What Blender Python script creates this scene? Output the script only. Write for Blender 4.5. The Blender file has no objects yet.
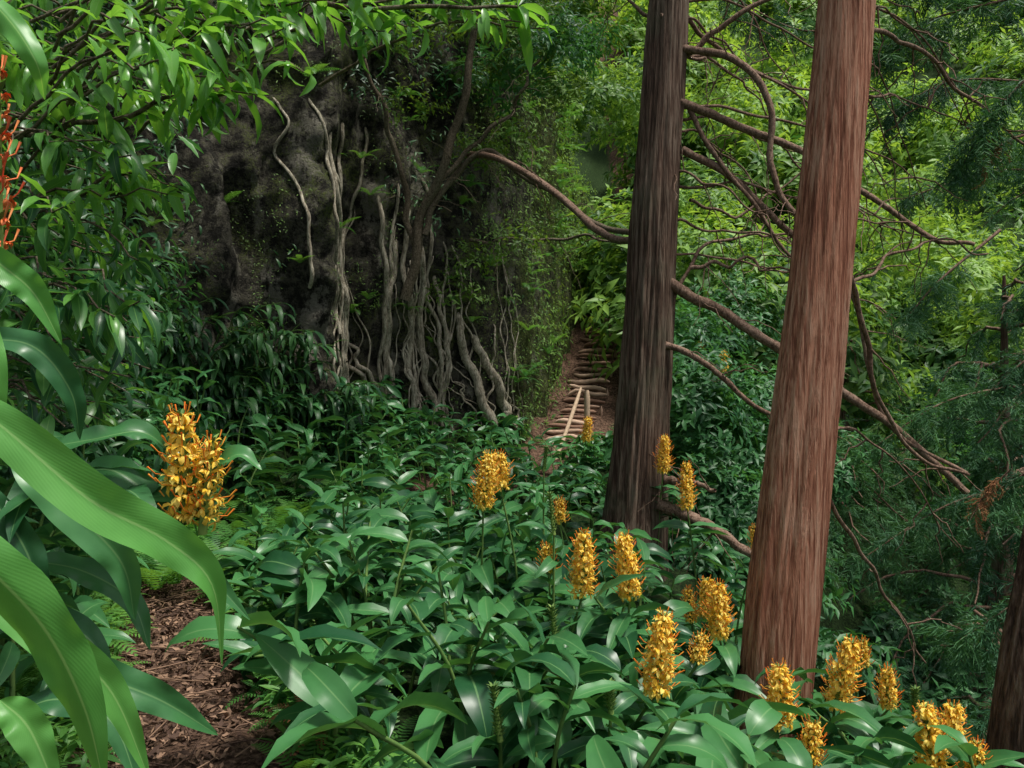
import bpy, math, random
import numpy as np
from mathutils import Vector, noise
rng=np.random.default_rng(11); random.seed(11)
F=796.0
EYE=1.7
def S(u,v,d):
    """surveyed point: bearing/elevation reading at distance d -> world metres"""
    return np.array([(u-512)/F*d, d, EYE+(384-v)/F*d])
def nrm(a):
    a=np.asarray(a,float); return a/(np.linalg.norm(a,axis=-1,keepdims=True)+1e-9)
def nz(x,y,z): return noise.noise((x,y,z))
def frac(x,y,z,o=4): return noise.fractal((x,y,z),1.0,2.0,o)

# ---------------------------------------------------------------- mesh accumulator
class Acc:
    def __init__(s): s.v=[];s.f=[];s.a=[];s.m=[];s.n=0
    def add(s,V,Q,A,mat=0):
        s.v.append(V);s.f.append(Q+s.n);s.a.append(A);s.m.append(np.full(len(Q),mat,np.int32));s.n+=len(V)
    def build(s,name,mats,parent=None,smooth=True):
        V=np.concatenate(s.v).astype(np.float32);Q=np.concatenate(s.f).astype(np.int32)
        A=np.concatenate(s.a).astype(np.float32);M=np.concatenate(s.m)
        me=bpy.data.meshes.new(name)
        me.vertices.add(len(V));me.vertices.foreach_set('co',V.ravel())
        me.loops.add(len(Q)*4);me.loops.foreach_set('vertex_index',Q.ravel())
        me.polygons.add(len(Q));me.polygons.foreach_set('loop_start',np.arange(0,len(Q)*4,4,dtype=np.int32))
        for m in mats: me.materials.append(m)
        me.polygons.foreach_set('material_index',M)
        me.polygons.foreach_set('use_smooth',np.full(len(Q),smooth))
        at=me.attributes.new('luv','FLOAT_VECTOR','POINT');at.data.foreach_set('vector',A.ravel())
        me.update(calc_edges=True)
        ob=bpy.data.objects.new(name,me);bpy.context.scene.collection.objects.link(ob)
        if parent: ob.parent=parent
        return ob
def grid(nu,nv,wrap=False):
    i,j=np.meshgrid(np.arange(nu-1),np.arange(nv if wrap else nv-1),indexing='ij')
    j2=(j+1)%nv
    return np.stack([i*nv+j,i*nv+j2,(i+1)*nv+j2,(i+1)*nv+j],-1).reshape(-1,4)

# ---------------------------------------------------------------- leaf templates
def leaf(nl=6,na=2,width=.28,bend=.6,fold=.25,wave=0.,p=.8,up=0.,ph=0.):
    t=np.linspace(0,1,nl+1);u=np.linspace(-1,1,na+1)
    w=width/2*np.maximum(np.sin(np.pi*t**p)**.85,.02)
    a=up-bend*t*1.3;ds=1/nl
    y=np.concatenate([[0],np.cumsum(np.cos((a[1:]+a[:-1])/2)*ds)]);z=np.concatenate([[0],np.cumsum(np.sin((a[1:]+a[:-1])/2)*ds)])
    T,U=np.meshgrid(t,u,indexing='ij')
    n=fold*np.abs(U)*w[:,None]+wave*np.abs(U)*np.sin(T*19+ph+U*2)*w[:,None]
    X=U*w[:,None]*(1-.1*fold);Y=y[:,None]-np.sin(a)[:,None]*n;Z=z[:,None]+np.cos(a)[:,None]*n
    V=np.stack([X,Y,Z],-1).reshape(-1,3)
    A=np.stack([(U+1)/2,T],-1).reshape(-1,2)
    return V,grid(nl+1,na+1),A
def inst(acc,tpls,O,D,Up,L,var,W=None,mat=0):
    O=np.atleast_2d(O);N=len(O);D=nrm(D);X=nrm(np.cross(D,Up));Z=np.cross(X,D)
    L=np.broadcast_to(L,(N,)).astype(float);W=np.ones(N) if W is None else np.broadcast_to(W,(N,));var=np.broadcast_to(var,(N,))
    ch=rng.integers(0,len(tpls),N)
    for k,(V,Q,A) in enumerate(tpls):
        I=np.where(ch==k)[0]
        if len(I)==0: continue
        P=O[I,None]+L[I,None,None]*(V[None,:,0:1]*W[I,None,None]*X[I,None]+V[None,:,1:2]*D[I,None]+V[None,:,2:3]*Z[I,None])
        n=len(V)
        QQ=(Q[None]+(np.arange(len(I))*n)[:,None,None]).reshape(-1,4)
        AA=np.concatenate([np.broadcast_to(A[None],(len(I),n,2)),np.broadcast_to(var[I,None,None],(len(I),n,1))],-1).reshape(-1,3)
        acc.add(P.reshape(-1,3),QQ,AA,mat)
def cr(pts,n):
    P=np.array(pts,float);m=len(P);P=np.vstack([2*P[0]-P[1],P,2*P[-1]-P[-2]])
    out=[]
    for s in np.linspace(0,m-1-1e-6,n):
        i=int(s);t=s-i;a,b,c,d=P[i:i+4]
        out.append(.5*((2*b)+(-a+c)*t+(2*a-5*b+4*c-d)*t*t+(-a+3*b-3*c+d)*t**3))
    return np.array(out)
def frames(P):
    T=nrm(np.gradient(P,axis=0));r=np.array([1.,0,0]) if abs(T[0][0])<.8 else np.array([0,1.,0])
    Ns=[]
    for t in T:
        r=r-t*np.dot(r,t);r=r/(np.linalg.norm(r)+1e-9);Ns.append(r)
    N=np.array(Ns);return T,N,np.cross(T,N)
def tube(acc,P,R,seg=6,var=.5,mat=0,rough=0.):
    P=np.asarray(P,float);R=np.broadcast_to(R,(len(P),)).astype(float)
    T,N,B=frames(P);th=np.arange(seg)/seg*2*np.pi
    RR=R[:,None]*np.ones(seg)[None]
    if rough: RR=RR*(1+rough*(rng.random(RR.shape)-.5))
    V=P[:,None]+RR[...,None]*(np.cos(th)[None,:,None]*N[:,None]+np.sin(th)[None,:,None]*B[:,None])
    L=np.concatenate([[0],np.cumsum(np.linalg.norm(np.diff(P,axis=0),axis=1))])
    A=np.stack(np.broadcast_arrays((th/6.283)[None,:],L[:,None],np.float64(var)),-1)
    acc.add(V.reshape(-1,3),grid(len(P),seg,True),A.reshape(-1,3),mat)
def wob(P,a,f=2.):
    P=P.copy();s=rng.random()*50
    L=np.linspace(0,f*3,len(P))
    for i,l in enumerate(L): P[i]+=a*np.array([nz(l,s,1),nz(l,s,9),nz(l,s,17)])*min(1,i/4)
    return P

# ---------------------------------------------------------------- materials
def newmat(name):
    m=bpy.data.materials.new(name);m.use_nodes=True;nt=m.node_tree;nt.nodes.clear()
    return m,nt,nt.nodes.new,nt.links.new
def mathn(nt,op,a,b=None,c=None):
    n=nt.nodes.new('ShaderNodeMath');n.operation=op
    for i,x in enumerate([a,b,c]):
        if x is None: continue
        if isinstance(x,(int,float)): n.inputs[i].default_value=x
        else: nt.links.new(x,n.inputs[i])
    return n.outputs[0]
def mixc(nt,f,a,b):
    n=nt.nodes.new('ShaderNodeMix');n.data_type='RGBA'
    for k,x in ((0,f),(6,a),(7,b)):
        if isinstance(x,(int,float)): n.inputs[k].default_value=x
        elif isinstance(x,tuple): n.inputs[k].default_value=(*x,1)
        else: nt.links.new(x,n.inputs[k])
    return n.outputs[2]
def noisen(nt,scale,detail=4,vec=None,rough=.55):
    n=nt.nodes.new('ShaderNodeTexNoise');n.inputs['Scale'].default_value=scale;n.inputs['Detail'].default_value=detail;n.inputs['Roughness'].default_value=rough
    if vec is not None: nt.links.new(vec,n.inputs['Vector'])
    return n.outputs['Fac']
def sstep(nt,x,a,b):
    n=nt.nodes.new('ShaderNodeMapRange');n.interpolation_type='SMOOTHSTEP'
    nt.links.new(x,n.inputs[0]);n.inputs[1].default_value=a;n.inputs[2].default_value=b
    return n.outputs[0]
def leafmat(name,dark,light,trans=.3,rough=.42,rib=None,veins=0,back=1.6,big=1.2,spec=.4,fine=False):
    m,nt,N,K=newmat(name)
    at=N('ShaderNodeAttribute');at.attribute_name='luv';sp=N('ShaderNodeSeparateXYZ');K(at.outputs['Vector'],sp.inputs[0])
    geo=N('ShaderNodeNewGeometry')
    n1=noisen(nt,big,1,geo.outputs['Position'])
    f=mathn(nt,'MULTIPLY_ADD',n1,.8,mathn(nt,'MULTIPLY_ADD',sp.outputs[2],.85,-.32))
    if fine:
        n2=noisen(nt,28,2,geo.outputs['Position']);f=mathn(nt,'MULTIPLY_ADD',n2,.3,mathn(nt,'SUBTRACT',f,.13))
    f=sstep(nt,f,0,1)
    col=mixc(nt,f,dark,light)
    au=mathn(nt,'ABSOLUTE',mathn(nt,'SUBTRACT',sp.outputs[0],.5))
    bpo=None
    if veins:
        w=mathn(nt,'SINE',mathn(nt,'MULTIPLY',mathn(nt,'SUBTRACT',sp.outputs[1],mathn(nt,'MULTIPLY',au,.45)),float(veins)))
        bp=N('ShaderNodeBump');bp.inputs['Strength'].default_value=.055;bp.inputs['Distance'].default_value=.002;K(w,bp.inputs['Height']);bpo=bp.outputs[0]
    if rib:
        rf=sstep(nt,au,.04,.01);col=mixc(nt,mathn(nt,'MULTIPLY',rf,.7),col,rib)
    p=N('ShaderNodeBsdfPrincipled');K(col,p.inputs['Base Color']);p.inputs['Roughness'].default_value=rough;p.inputs['Specular IOR Level'].default_value=spec
    t=N('ShaderNodeBsdfTranslucent')
    if bpo is not None: K(bpo,p.inputs['Normal'])
    mul=N('ShaderNodeMix');mul.data_type='RGBA';mul.blend_type='MULTIPLY';mul.inputs[0].default_value=1.;K(col,mul.inputs[6]);mul.inputs[7].default_value=(back*1.25,back*1.05,back*.5,1);K(mul.outputs[2],t.inputs['Color'])
    mx=N('ShaderNodeMixShader');mx.inputs[0].default_value=trans;K(p.outputs[0],mx.inputs[1]);K(t.outputs[0],mx.inputs[2])
    o=N('ShaderNodeOutputMaterial');K(mx.outputs[0],o.inputs[0]);return m
def barkmat(name,dark,mid,light,sx=22,sz=1.1,bump=.8,moss=0.):
    m,nt,N,K=newmat(name)
    tc=N('ShaderNodeTexCoord');mp=N('ShaderNodeMapping');mp.inputs['Scale'].default_value=(sx,sx,sz);K(tc.outputs['Object'],mp.inputs[0])
    a=noisen(nt,1,6,mp.outputs[0],.65)
    mp2=N('ShaderNodeMapping');mp2.inputs['Scale'].default_value=(sx*3.5,sx*3.5,sz*3.5);K(tc.outputs['Object'],mp2.inputs[0])
    b=noisen(nt,1,4,mp2.outputs[0],.65);c=noisen(nt,1.6,5,tc.outputs['Object'])
    h=mathn(nt,'MULTIPLY_ADD',b,.55,mathn(nt,'MULTIPLY',a,.8))
    col=mixc(nt,sstep(nt,h,.50,.74),dark,mid);col=mixc(nt,sstep(nt,mathn(nt,'MULTIPLY_ADD',c,.4,h),.8,1.05),col,light)
    if moss: col=mixc(nt,mathn(nt,'MULTIPLY',sstep(nt,c,.48,.68),moss),col,(.085,.09,.05))
    bp=N('ShaderNodeBump');bp.inputs['Strength'].default_value=bump;bp.inputs['Distance'].default_value=.04;K(h,bp.inputs['Height'])
    p=N('ShaderNodeBsdfPrincipled');K(col,p.inputs['Base Color']);p.inputs['Roughness'].default_value=.85;p.inputs['Specular IOR Level'].default_value=.15;K(bp.outputs[0],p.inputs['Normal'])
    o=N('ShaderNodeOutputMaterial');K(p.outputs[0],o.inputs[0]);return m
def plain(name,c1,c2,scale=20,rough=.7,trans=0,attr=True,bump=0.):
    m,nt,N,K=newmat(name);geo=N('ShaderNodeNewGeometry');at=N('ShaderNodeAttribute');at.attribute_name='luv';sp=N('ShaderNodeSeparateXYZ');K(at.outputs['Vector'],sp.inputs[0])
    f=noisen(nt,scale,3,geo.outputs['Position'])
    if attr: f=mathn(nt,'MULTIPLY_ADD',sp.outputs[2],.8,mathn(nt,'MULTIPLY_ADD',f,.8,-.35))
    col=mixc(nt,sstep(nt,f,.15,.85),c1,c2)
    p=N('ShaderNodeBsdfPrincipled');K(col,p.inputs['Base Color']);p.inputs['Roughness'].default_value=rough;p.inputs['Specular IOR Level'].default_value=.25
    if bump:
        bp=N('ShaderNodeBump');bp.inputs['Strength'].default_value=bump;bp.inputs['Distance'].default_value=.02;K(f,bp.inputs['Height']);K(bp.outputs[0],p.inputs['Normal'])
    o=N('ShaderNodeOutputMaterial')
    if trans:
        t=N('ShaderNodeBsdfTranslucent');K(col,t.inputs[0]);mx=N('ShaderNodeMixShader');mx.inputs[0].default_value=trans;K(p.outputs[0],mx.inputs[1]);K(t.outputs[0],mx.inputs[2]);K(mx.outputs[0],o.inputs[0])
    else: K(p.outputs[0],o.inputs[0])
    return m

M_ging=leafmat('ginger_leaf',(.016,.08,.030),(.068,.225,.068),trans=.22,rough=.36,rib=(.16,.32,.12),back=1.5,fine=True,big=1.6)
M_gingN=leafmat('ginger_leaf_fresh',(.065,.26,.045),(.16,.45,.10),trans=.40,rough=.35,rib=(.34,.6,.2),veins=230,back=1.4,fine=True)
M_stem=plain('green_stem',(.08,.16,.04),(.2,.3,.07))
M_petal=plain('ginger_petal',(.95,.62,.05),(1.,.83,.20),scale=60,rough=.5,trans=.42)
M_stam=plain('ginger_stamen',(.88,.22,.03),(.95,.42,.06),scale=40,rough=.5)
M_red=plain('spent_stamen',(.85,.12,.05),(.95,.36,.12),scale=40,rough=.5)
M_shrub=leafmat('shrub_leaf',(.020,.09,.034),(.13,.34,.055),trans=.38,rough=.33,rib=(.18,.36,.1),back=1.8,big=1.8,spec=.5)
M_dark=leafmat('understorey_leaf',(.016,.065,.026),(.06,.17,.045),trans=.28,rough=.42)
M_moss=leafmat('cliff_leaf',(.04,.10,.02),(.17,.31,.05),trans=.32,rough=.6)
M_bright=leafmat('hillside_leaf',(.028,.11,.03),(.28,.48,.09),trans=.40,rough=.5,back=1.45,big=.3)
M_mid=leafmat('laurel_leaf',(.020,.09,.036),(.08,.25,.07),trans=.3,rough=.45,big=.5)
M_fern=leafmat('fern_leaf',(.04,.16,.035),(.14,.33,.06),trans=.38,rough=.5)
M_con=leafmat('cedar_needle',(.018,.08,.042),(.085,.23,.08),trans=.28,rough=.6,back=1.4,big=.6)
M_barkR=barkmat('cedar_bark_red',(.21,.075,.045),(.53,.225,.135),(.66,.38,.26),sx=24,sz=.8,bump=1.)
M_barkD=barkmat('cedar_bark_dark',(.040,.024,.017),(.14,.085,.06),(.24,.18,.135),moss=.5,sx=20,sz=.9,bump=1.)
M_branch=barkmat('dead_branch',(.07,.04,.028),(.17,.105,.072),(.28,.19,.14),sx=40,sz=20,bump=.4)
M_root=barkmat('root_bark',(.12,.10,.07),(.30,.26,.19),(.52,.47,.37),sx=30,sz=6,bump=.5,moss=.5)
M_twig=barkmat('shrub_twig',(.04,.032,.02),(.11,.085,.055),(.19,.155,.11),sx=50,sz=30,bump=.3,moss=.3)
M_litter=plain('dead_leaf',(.07,.040,.028),(.30,.185,.12),scale=5,rough=.8)
M_wood=plain('path_timber',(.22,.125,.085),(.52,.36,.26),scale=14,rough=.85,attr=True,bump=.5)
M_pole=plain('rail_timber',(.36,.25,.16),(.58,.43,.3),scale=20,rough=.8,bump=.3)
M_rust=plain('rusty_needles',(.2,.08,.03),(.38,.18,.08),rough=.8)

# rock
m,nt,N,K=newmat('mossy_rock');M_rock=m
geo=N('ShaderNodeNewGeometry');pos=geo.outputs['Position']
at=N('ShaderNodeAttribute');at.attribute_name='luv';sp=N('ShaderNodeSeparateXYZ');K(at.outputs['Vector'],sp.inputs[0])
mp=N('ShaderNodeMapping');mp.inputs['Scale'].default_value=(1.9,1.9,.6);K(pos,mp.inputs[0])
a=noisen(nt,1,6,mp.outputs[0],.65);b=noisen(nt,5,7,pos,.8);c=noisen(nt,.9,5,pos,.7);e=noisen(nt,30,3,pos,.75)
col=mixc(nt,sstep(nt,b,.42,.58),(.022,.020,.015),(.125,.115,.085))
col=mixc(nt,mathn(nt,'MULTIPLY',sstep(nt,mathn(nt,'MULTIPLY_ADD',b,.6,a),.83,.93),.8),col,(.33,.31,.25))
mz=mathn(nt,'MULTIPLY_ADD',e,.6,mathn(nt,'MULTIPLY_ADD',b,1.,mathn(nt,'MULTIPLY',c,1.1)));mz=mathn(nt,'MULTIPLY_ADD',sstep(nt,sp.outputs[0],12.5,15.5),.18,mz)  # more moss towards the right end, also painting in its sunlit brightness
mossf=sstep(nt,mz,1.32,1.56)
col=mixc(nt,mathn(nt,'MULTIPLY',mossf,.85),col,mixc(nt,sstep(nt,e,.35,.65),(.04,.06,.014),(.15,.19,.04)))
h=mathn(nt,'ADD',mathn(nt,'MULTIPLY_ADD',b,1.6,mathn(nt,'MULTIPLY',a,1.5)),mathn(nt,'MULTIPLY',e,.4))
bp=N('ShaderNodeBump');bp.inputs['Strength'].default_value=1.;bp.inputs['Distance'].default_value=.28;K(h,bp.inputs['Height'])
p=N('ShaderNodeBsdfPrincipled');K(col,p.inputs['Base Color']);p.inputs['Roughness'].default_value=.9;p.inputs['Specular IOR Level'].default_value=.2;K(bp.outputs[0],p.inputs['Normal'])
o=N('ShaderNodeOutputMaterial');K(p.outputs[0],o.inputs[0])
# ground
m,nt,N,K=newmat('forest_floor');M_ground=m
geo=N('ShaderNodeNewGeometry');pos=geo.outputs['Position'];at=N('ShaderNodeAttribute');at.attribute_name='luv';sp=N('ShaderNodeSeparateXYZ');K(at.outputs['Vector'],sp.inputs[0])
a=noisen(nt,26,5,pos,.75);b=noisen(nt,4,4,pos)
lit=mixc(nt,sstep(nt,a,.38,.66),(.045,.026,.018),(.23,.14,.095))
veg=mixc(nt,sstep(nt,a,.38,.66),(.012,.022,.009),(.045,.085,.025))
col=mixc(nt,sstep(nt,mathn(nt,'MULTIPLY_ADD',b,.5,sp.outputs[0]),.6,.9),lit,veg)
bp=N('ShaderNodeBump');bp.inputs['Strength'].default_value=1.;bp.inputs['Distance'].default_value=.05;K(a,bp.inputs['Height'])
p=N('ShaderNodeBsdfPrincipled');K(col,p.inputs['Base Color']);p.inputs['Roughness'].default_value=.95;p.inputs['Specular IOR Level'].default_value=.1;K(bp.outputs[0],p.inputs['Normal'])
o=N('ShaderNodeOutputMaterial');K(p.outputs[0],o.inputs[0])

# ---------------------------------------------------------------- terrain
PY=[-50,0,3.5,5.1,6.3,7.5,9,11,12.7,14,15.5,16.5,17.5,18.7,20,22,30,200];PX=[-.9,-.9,-1.35,-2.15,-2.75,-2.6,-1.9,-.8,.2,.82,1.36,1.62,1.88,2.2,2.75,3.6,4.6,4.6]
ZY=[-50,7,11,14,15.5,17.7,18.8,25,200];ZZ=[0,0,.25,.54,1.15,2.6,3.15,3.8,3.8]
def pathx(y): return np.interp(y,PY,PX)
def gz(x,y):
    x=np.asarray(x,float);y=np.asarray(y,float);s=x-pathx(y);z=np.interp(y,ZY,ZZ)
    z=z-.18*np.clip(s-.5,0,3.3)-np.clip(.8*np.maximum(0,s-3.8),0,8)
    z=z+.5*np.clip(-s-.5,0,60)
    z=z+np.minimum(1.25*np.maximum(0,.5*np.clip(s,-6,60)+(y-16)*.8-6.5),42)
    return z
xs=np.concatenate([np.linspace(-260,-12,14)[:-1],np.linspace(-12,14,190),np.linspace(14,260,30)[1:]])
ys=np.concatenate([np.linspace(-60,0,8)[:-1],np.linspace(0,24,180),np.linspace(24,300,44)[1:]])
X,Y=np.meshgrid(xs,ys,indexing='ij');Z=gz(X,Y)
nn=np.array([[.10*nz(x*1.3,y*1.3,0)+.035*nz(x*5,y*5,3) for y in ys] for x in xs]);Z=Z+nn*np.where((np.abs(X-pathx(Y))<.7)&(Y>14)&(Y<20),.3,1)
g=Acc();sabs=np.abs(X-pathx(Y));A=np.stack([np.clip((sabs-.35)*1.2,0,1),Y*0,Y*0],-1)
g.add(np.stack([X,Y,Z],-1).reshape(-1,3),grid(len(xs),len(ys)),A.reshape(-1,3))
g.build('forest_ground',[M_ground])

TL=[leaf(2,2,.45,b,.3) for b in (-.5,.3,.9)]
n=8500;y=rng.uniform(2.2,9,n);x=pathx(y)+rng.normal(0,.38,n)
O=np.stack([x,y,gz(x,y)+.02+rng.random(n)*.04],-1);a=rng.uniform(0,6.28,n)
D=np.stack([np.cos(a),np.sin(a),rng.normal(0,.3,n)],-1);U=np.stack([rng.normal(0,.45,n),rng.normal(0,.45,n),np.ones(n)],-1)
lt=Acc();inst(lt,TL,O,D,U,rng.uniform(.02,.07,n),rng.random(n)**1.4)
for i in range(140):
    yy=rng.uniform(2.8,7);xx=pathx(yy)+rng.normal(0,.35);aa=rng.uniform(0,6.28);l=rng.uniform(.04,.2);b0=np.array([xx,yy,gz(xx,yy)+.06])
    tube(lt,[b0,b0+np.array([np.cos(aa)*l,np.sin(aa)*l,.01]),b0+np.array([np.cos(aa+.2)*2*l,np.sin(aa+.2)*2*l,0])],[.004,.004,.002],4,rng.random())
lt.build('leaf_litter',[M_litter])

# ---------------------------------------------------------------- cliff
CP=np.array([(-9,4),(-6,8),(-3.3,11),(-1.3,12.8),(.05,14.4),(.75,16.0),(1.15,17.6),(2.0,21),(3.4,28)],float)
CC=cr([(*c,0) for c in CP],420)[:,:2];CL=np.concatenate([[0],np.cumsum(np.linalg.norm(np.diff(CC,axis=0),axis=1))]);CT=nrm(np.gradient(CC,axis=0));CN=np.stack([CT[:,1],-CT[:,0]],-1)
LT=CL[-1]
def cliff(l,h):
    x=np.interp(l,CL,CC[:,0]);y=np.interp(l,CL,CC[:,1]);n=np.array([np.interp(l,CL,CN[:,0]),np.interp(l,CL,CN[:,1])])
    top=11-4.5*min(1,max(0,(l-14.5)/4))
    d=1.1*nz(l*.42,h*.08,3.3)+.75*nz(l*1.0,h*.22,7.1)+.42*abs(nz(l*2.1,h*.45,1.7))+.30*frac(l*2.1,h*1.1,5.,6)-.04*h
    d*=min(1,.30+max(0,(13.5-l))/6) if l>10 else 1
    d-=max(0,h-top)*1.2
    if l<13: d+=.3*math.exp(-max(h,0)/.6)
    return np.array([x+n[0]*d,y+n[1]*d,h]),np.array([n[0],n[1],.15])
nl_,nh_=380,220
ls=np.linspace(0,LT,nl_);hs=np.linspace(-1,12.5,nh_)
V=np.array([[cliff(l,h)[0] for h in hs] for l in ls])
LL,HH=np.meshgrid(ls,hs,indexing='ij')
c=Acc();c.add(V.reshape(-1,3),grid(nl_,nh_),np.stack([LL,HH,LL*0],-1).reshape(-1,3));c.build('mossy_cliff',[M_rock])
def l_at(u):
    r=CC[:,0]/CC[:,1];return float(np.interp((u-512)/F,r[60:],CL[60:]))
rt=Acc()
def root(u0,h0,u1,h1,r0,wa=.25,n=50,off=.0):
    l0,l1=l_at(u0),l_at(u1);s=rng.random()*99;P=[]
    for i,t in enumerate(np.linspace(0,1,n)):
        h=h0+(h1-h0)*t;l=l0+(l1-l0)*t+wa*nz(t*3,s,0)+wa*.4*nz(t*9,s,5)
        p,nn_=cliff(l,h);P.append(p+nn_*(off+.03+r0*.4+.04*nz(t*5,s,8)-(.2*(1-t*8) if t<.12 else 0)))
    P=np.array(P);k=np.ones(3)/3
    for j in range(3):
        q=np.pad(P[:,j],1,mode='edge');P[:,j]=np.convolve(q,k,'valid')
    tube(rt,P,np.linspace(r0*.7,r0,n)*(1+.3*rng.random(n)),7,rng.random())
    return P
for u0,h0,u1,h1,r in [(322,5.6,366,.9,.05),(334,5.2,378,.8,.035),(385,4.9,405,.9,.045),(400,4.3,396,.9,.055),(412,4.9,418,.9,.045),(424,4.2,436,.9,.06),(440,3.7,452,.9,.04),(455,3.0,480,.95,.08),(470,2.6,494,1.0,.08),(478,2.0,500,.9,.06),(352,2.7,388,1.2,.04),(360,2.5,392,1.5,.035),(356,2.9,366,.8,.045),(428,5.4,444,.9,.035),(405,5.2,388,1.,.03),(300,6,340,2.4,.03),(345,6,352,2,.035),(270,6,290,3,.025),(380,6,350,3,.03)]:
    root(u0,h0,u1,h1,r,wa=.2)
for i in range(48):
    u=rng.choice([rng.uniform(330,380),rng.uniform(388,505),rng.uniform(400,465)]);root(u,rng.uniform(1.6,4.8),u+rng.normal(6,12),rng.uniform(.8,1.3),rng.uniform(.007,.022),wa=.26)
rt.build('cliff_roots',[M_root])

# ---------------------------------------------------------------- foliage helpers
T2=[leaf(2,2,w,b,.3,p=.8) for w,b in ((.34,.5),(.4,.9),(.3,.2))]
T3=[leaf(4,2,w,b,.35,p=.8) for w,b in ((.24,.5),(.27,.9),(.22,1.2),(.25,.1))]
def dirs(n,zlo=-1,zhi=1):
    z=rng.uniform(zlo,zhi,n);a=rng.uniform(0,6.283,n);r=np.sqrt(1-z*z);return np.stack([r*np.cos(a),r*np.sin(a),z],-1)
def rosettes(acc,C,Nn,L,k=9,tpl=T2,mat=0,var=None,droop=.35,spread=.06):
    M=len(C);C=np.repeat(C,k,0);A=np.repeat(nrm(Nn),k,0);r=nrm(np.cross(A,rng.normal(size=A.shape)))
    tilt=rng.uniform(.1,1.0,len(C))[:,None];D=r+A*tilt;D[:,2]-=droop*rng.random(len(C))
    var=np.repeat(rng.random(M) if var is None else var,k)*.6+rng.random(M*k)*.4
    inst(acc,tpl,C+rng.normal(0,spread,C.shape),D,A+rng.normal(0,.2,A.shape),np.repeat(np.broadcast_to(L,(M,)),k)*rng.uniform(.7,1.25,M*k),var,mat=mat)
def blob(acc,c,R,n,L,k=8,mat=0,tpl=T2,zlo=-.5,vb=None):
    d=dirs(n,zlo,1);s=rng.random()*99
    rr=np.array([.72+.55*nz(q[0]*2+s,q[1]*2,q[2]*2)+.25*nz(q[0]*6+s,q[1]*6,q[2]*6) for q in d])*rng.uniform(.75,1.08,n)
    C=np.array(c)+d*rr[:,None]*np.array(R)
    b=rng.random() if vb is None else vb
    rosettes(acc,C,nrm(d+np.array([0,0,.7])),L,k,tpl,mat,var=np.clip(b+rng.normal(0,.2,n),0,1))
def fern_tpl(bend=.9,n=16,w=.34):
    Vs=[];Qs=[];As=[];k=0
    y=z=0.
    for i in range(n):
        t=i/n;a=.5-bend*1.4*t;y+=math.cos(a)/n;z+=math.sin(a)/n
        ln=w/2*math.sin(math.pi*min(1,(t*.9+.12)))**.8
        for sgn in (-1,1):
            b=.032;T=np.array([0,math.cos(a),math.sin(a)]);o=np.array([0,y,z])
            dd=np.array([sgn*.95,.3*math.cos(a),.3*math.sin(a)-.12])*ln
            q=np.array([o-T*b*.6,o+T*b*.6,o+dd*.6+T*b*.55,o+dd*.6-T*b*.5,o+dd+T*.008,o+dd-T*.002])
            Vs.append(q);As.append(np.array([[.5,t]]*6));Qs+= [[k,k+1,k+2,k+3],[k+3,k+2,k+4,k+5]];k+=6
    return np.concatenate(Vs),np.array(Qs),np.concatenate(As)
TF=[fern_tpl(b) for b in (.6,.9,1.3)]
def fern(acc,c,L,k=7,axis=(0,0,1),mat=0,var=.5):
    a=rng.uniform(0,6.28)+np.arange(k)/k*6.28+rng.normal(0,.25,k);D=np.stack([np.cos(a),np.sin(a),rng.uniform(0,.5,k)],-1)+np.array(axis)*.3
    inst(acc,TF,np.tile(np.array(c,float),(k,1)),D,np.tile(np.array([0,0,1.]),(k,1)),L*rng.uniform(.7,1.1,k),np.clip(var+rng.normal(0,.2,k),0,1),mat=mat)

# cliff vegetation
cv=Acc()
C=[];Nn=[]
for i in range(5600):
    l=rng.uniform(2,LT);h=rng.uniform(.5,11)
    p,nn_=cliff(l,h);u=512+F*p[0]/p[1];e=nz(l*.8,h*.6,11)
    bare=(190<u<365 and 1.2<h<6) or (355<u<500 and h<3.9)
    dens=.25+e*1.2+max(0,(u-470)/200)+max(0,(h-5.5)/3)+(.4 if u<200 else 0)
    if bare: dens=-.05+e*.3
    if u>555 and p[1]<20 and h<4.2: dens*=.3
    if rng.random()<dens: C.append(p+nn_*rng.uniform(.02,.22));Nn.append(nn_+np.array([0,0,.5]))
C=np.array(C);Nn=np.array(Nn)
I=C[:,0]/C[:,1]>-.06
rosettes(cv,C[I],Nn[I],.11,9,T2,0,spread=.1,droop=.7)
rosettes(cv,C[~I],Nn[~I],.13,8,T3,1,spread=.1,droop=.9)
C=[];Nn=[]
for i in range(12000):
    l=rng.uniform(3,LT);h=rng.uniform(.3,9);e=nz(l*1.5,h*1.1,31)
    p,nn_=cliff(l,h)
    if e>(.16 if p[0]/p[1]<-.05 else -.1): C.append(p+nn_*.03);Nn.append(nn_+np.array([0,0,.6]))
rosettes(cv,np.array(C),np.array(Nn),.045,6,T2,0,spread=.05,droop=.5)
for i in range(460):
    l=rng.uniform(2,LT-1);h=rng.uniform(.6,9)
    p,nn_=cliff(l,h);u=512+F*p[0]/p[1]
    if (190<u<350 and 1.5<h<5.6) and rng.random()<.75: continue
    if u>550 and h<4.2: continue
    fern(cv,p+nn_*.05,rng.uniform(.22,.5),5,nn_*2,mat=2,var=.35)
cv.build('cliff_creepers',[M_moss,M_dark,M_fern])
cf=Acc();TG=[leaf(6,2,.2,b,.3,p=.7) for b in (.6,1.,1.4)]
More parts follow.
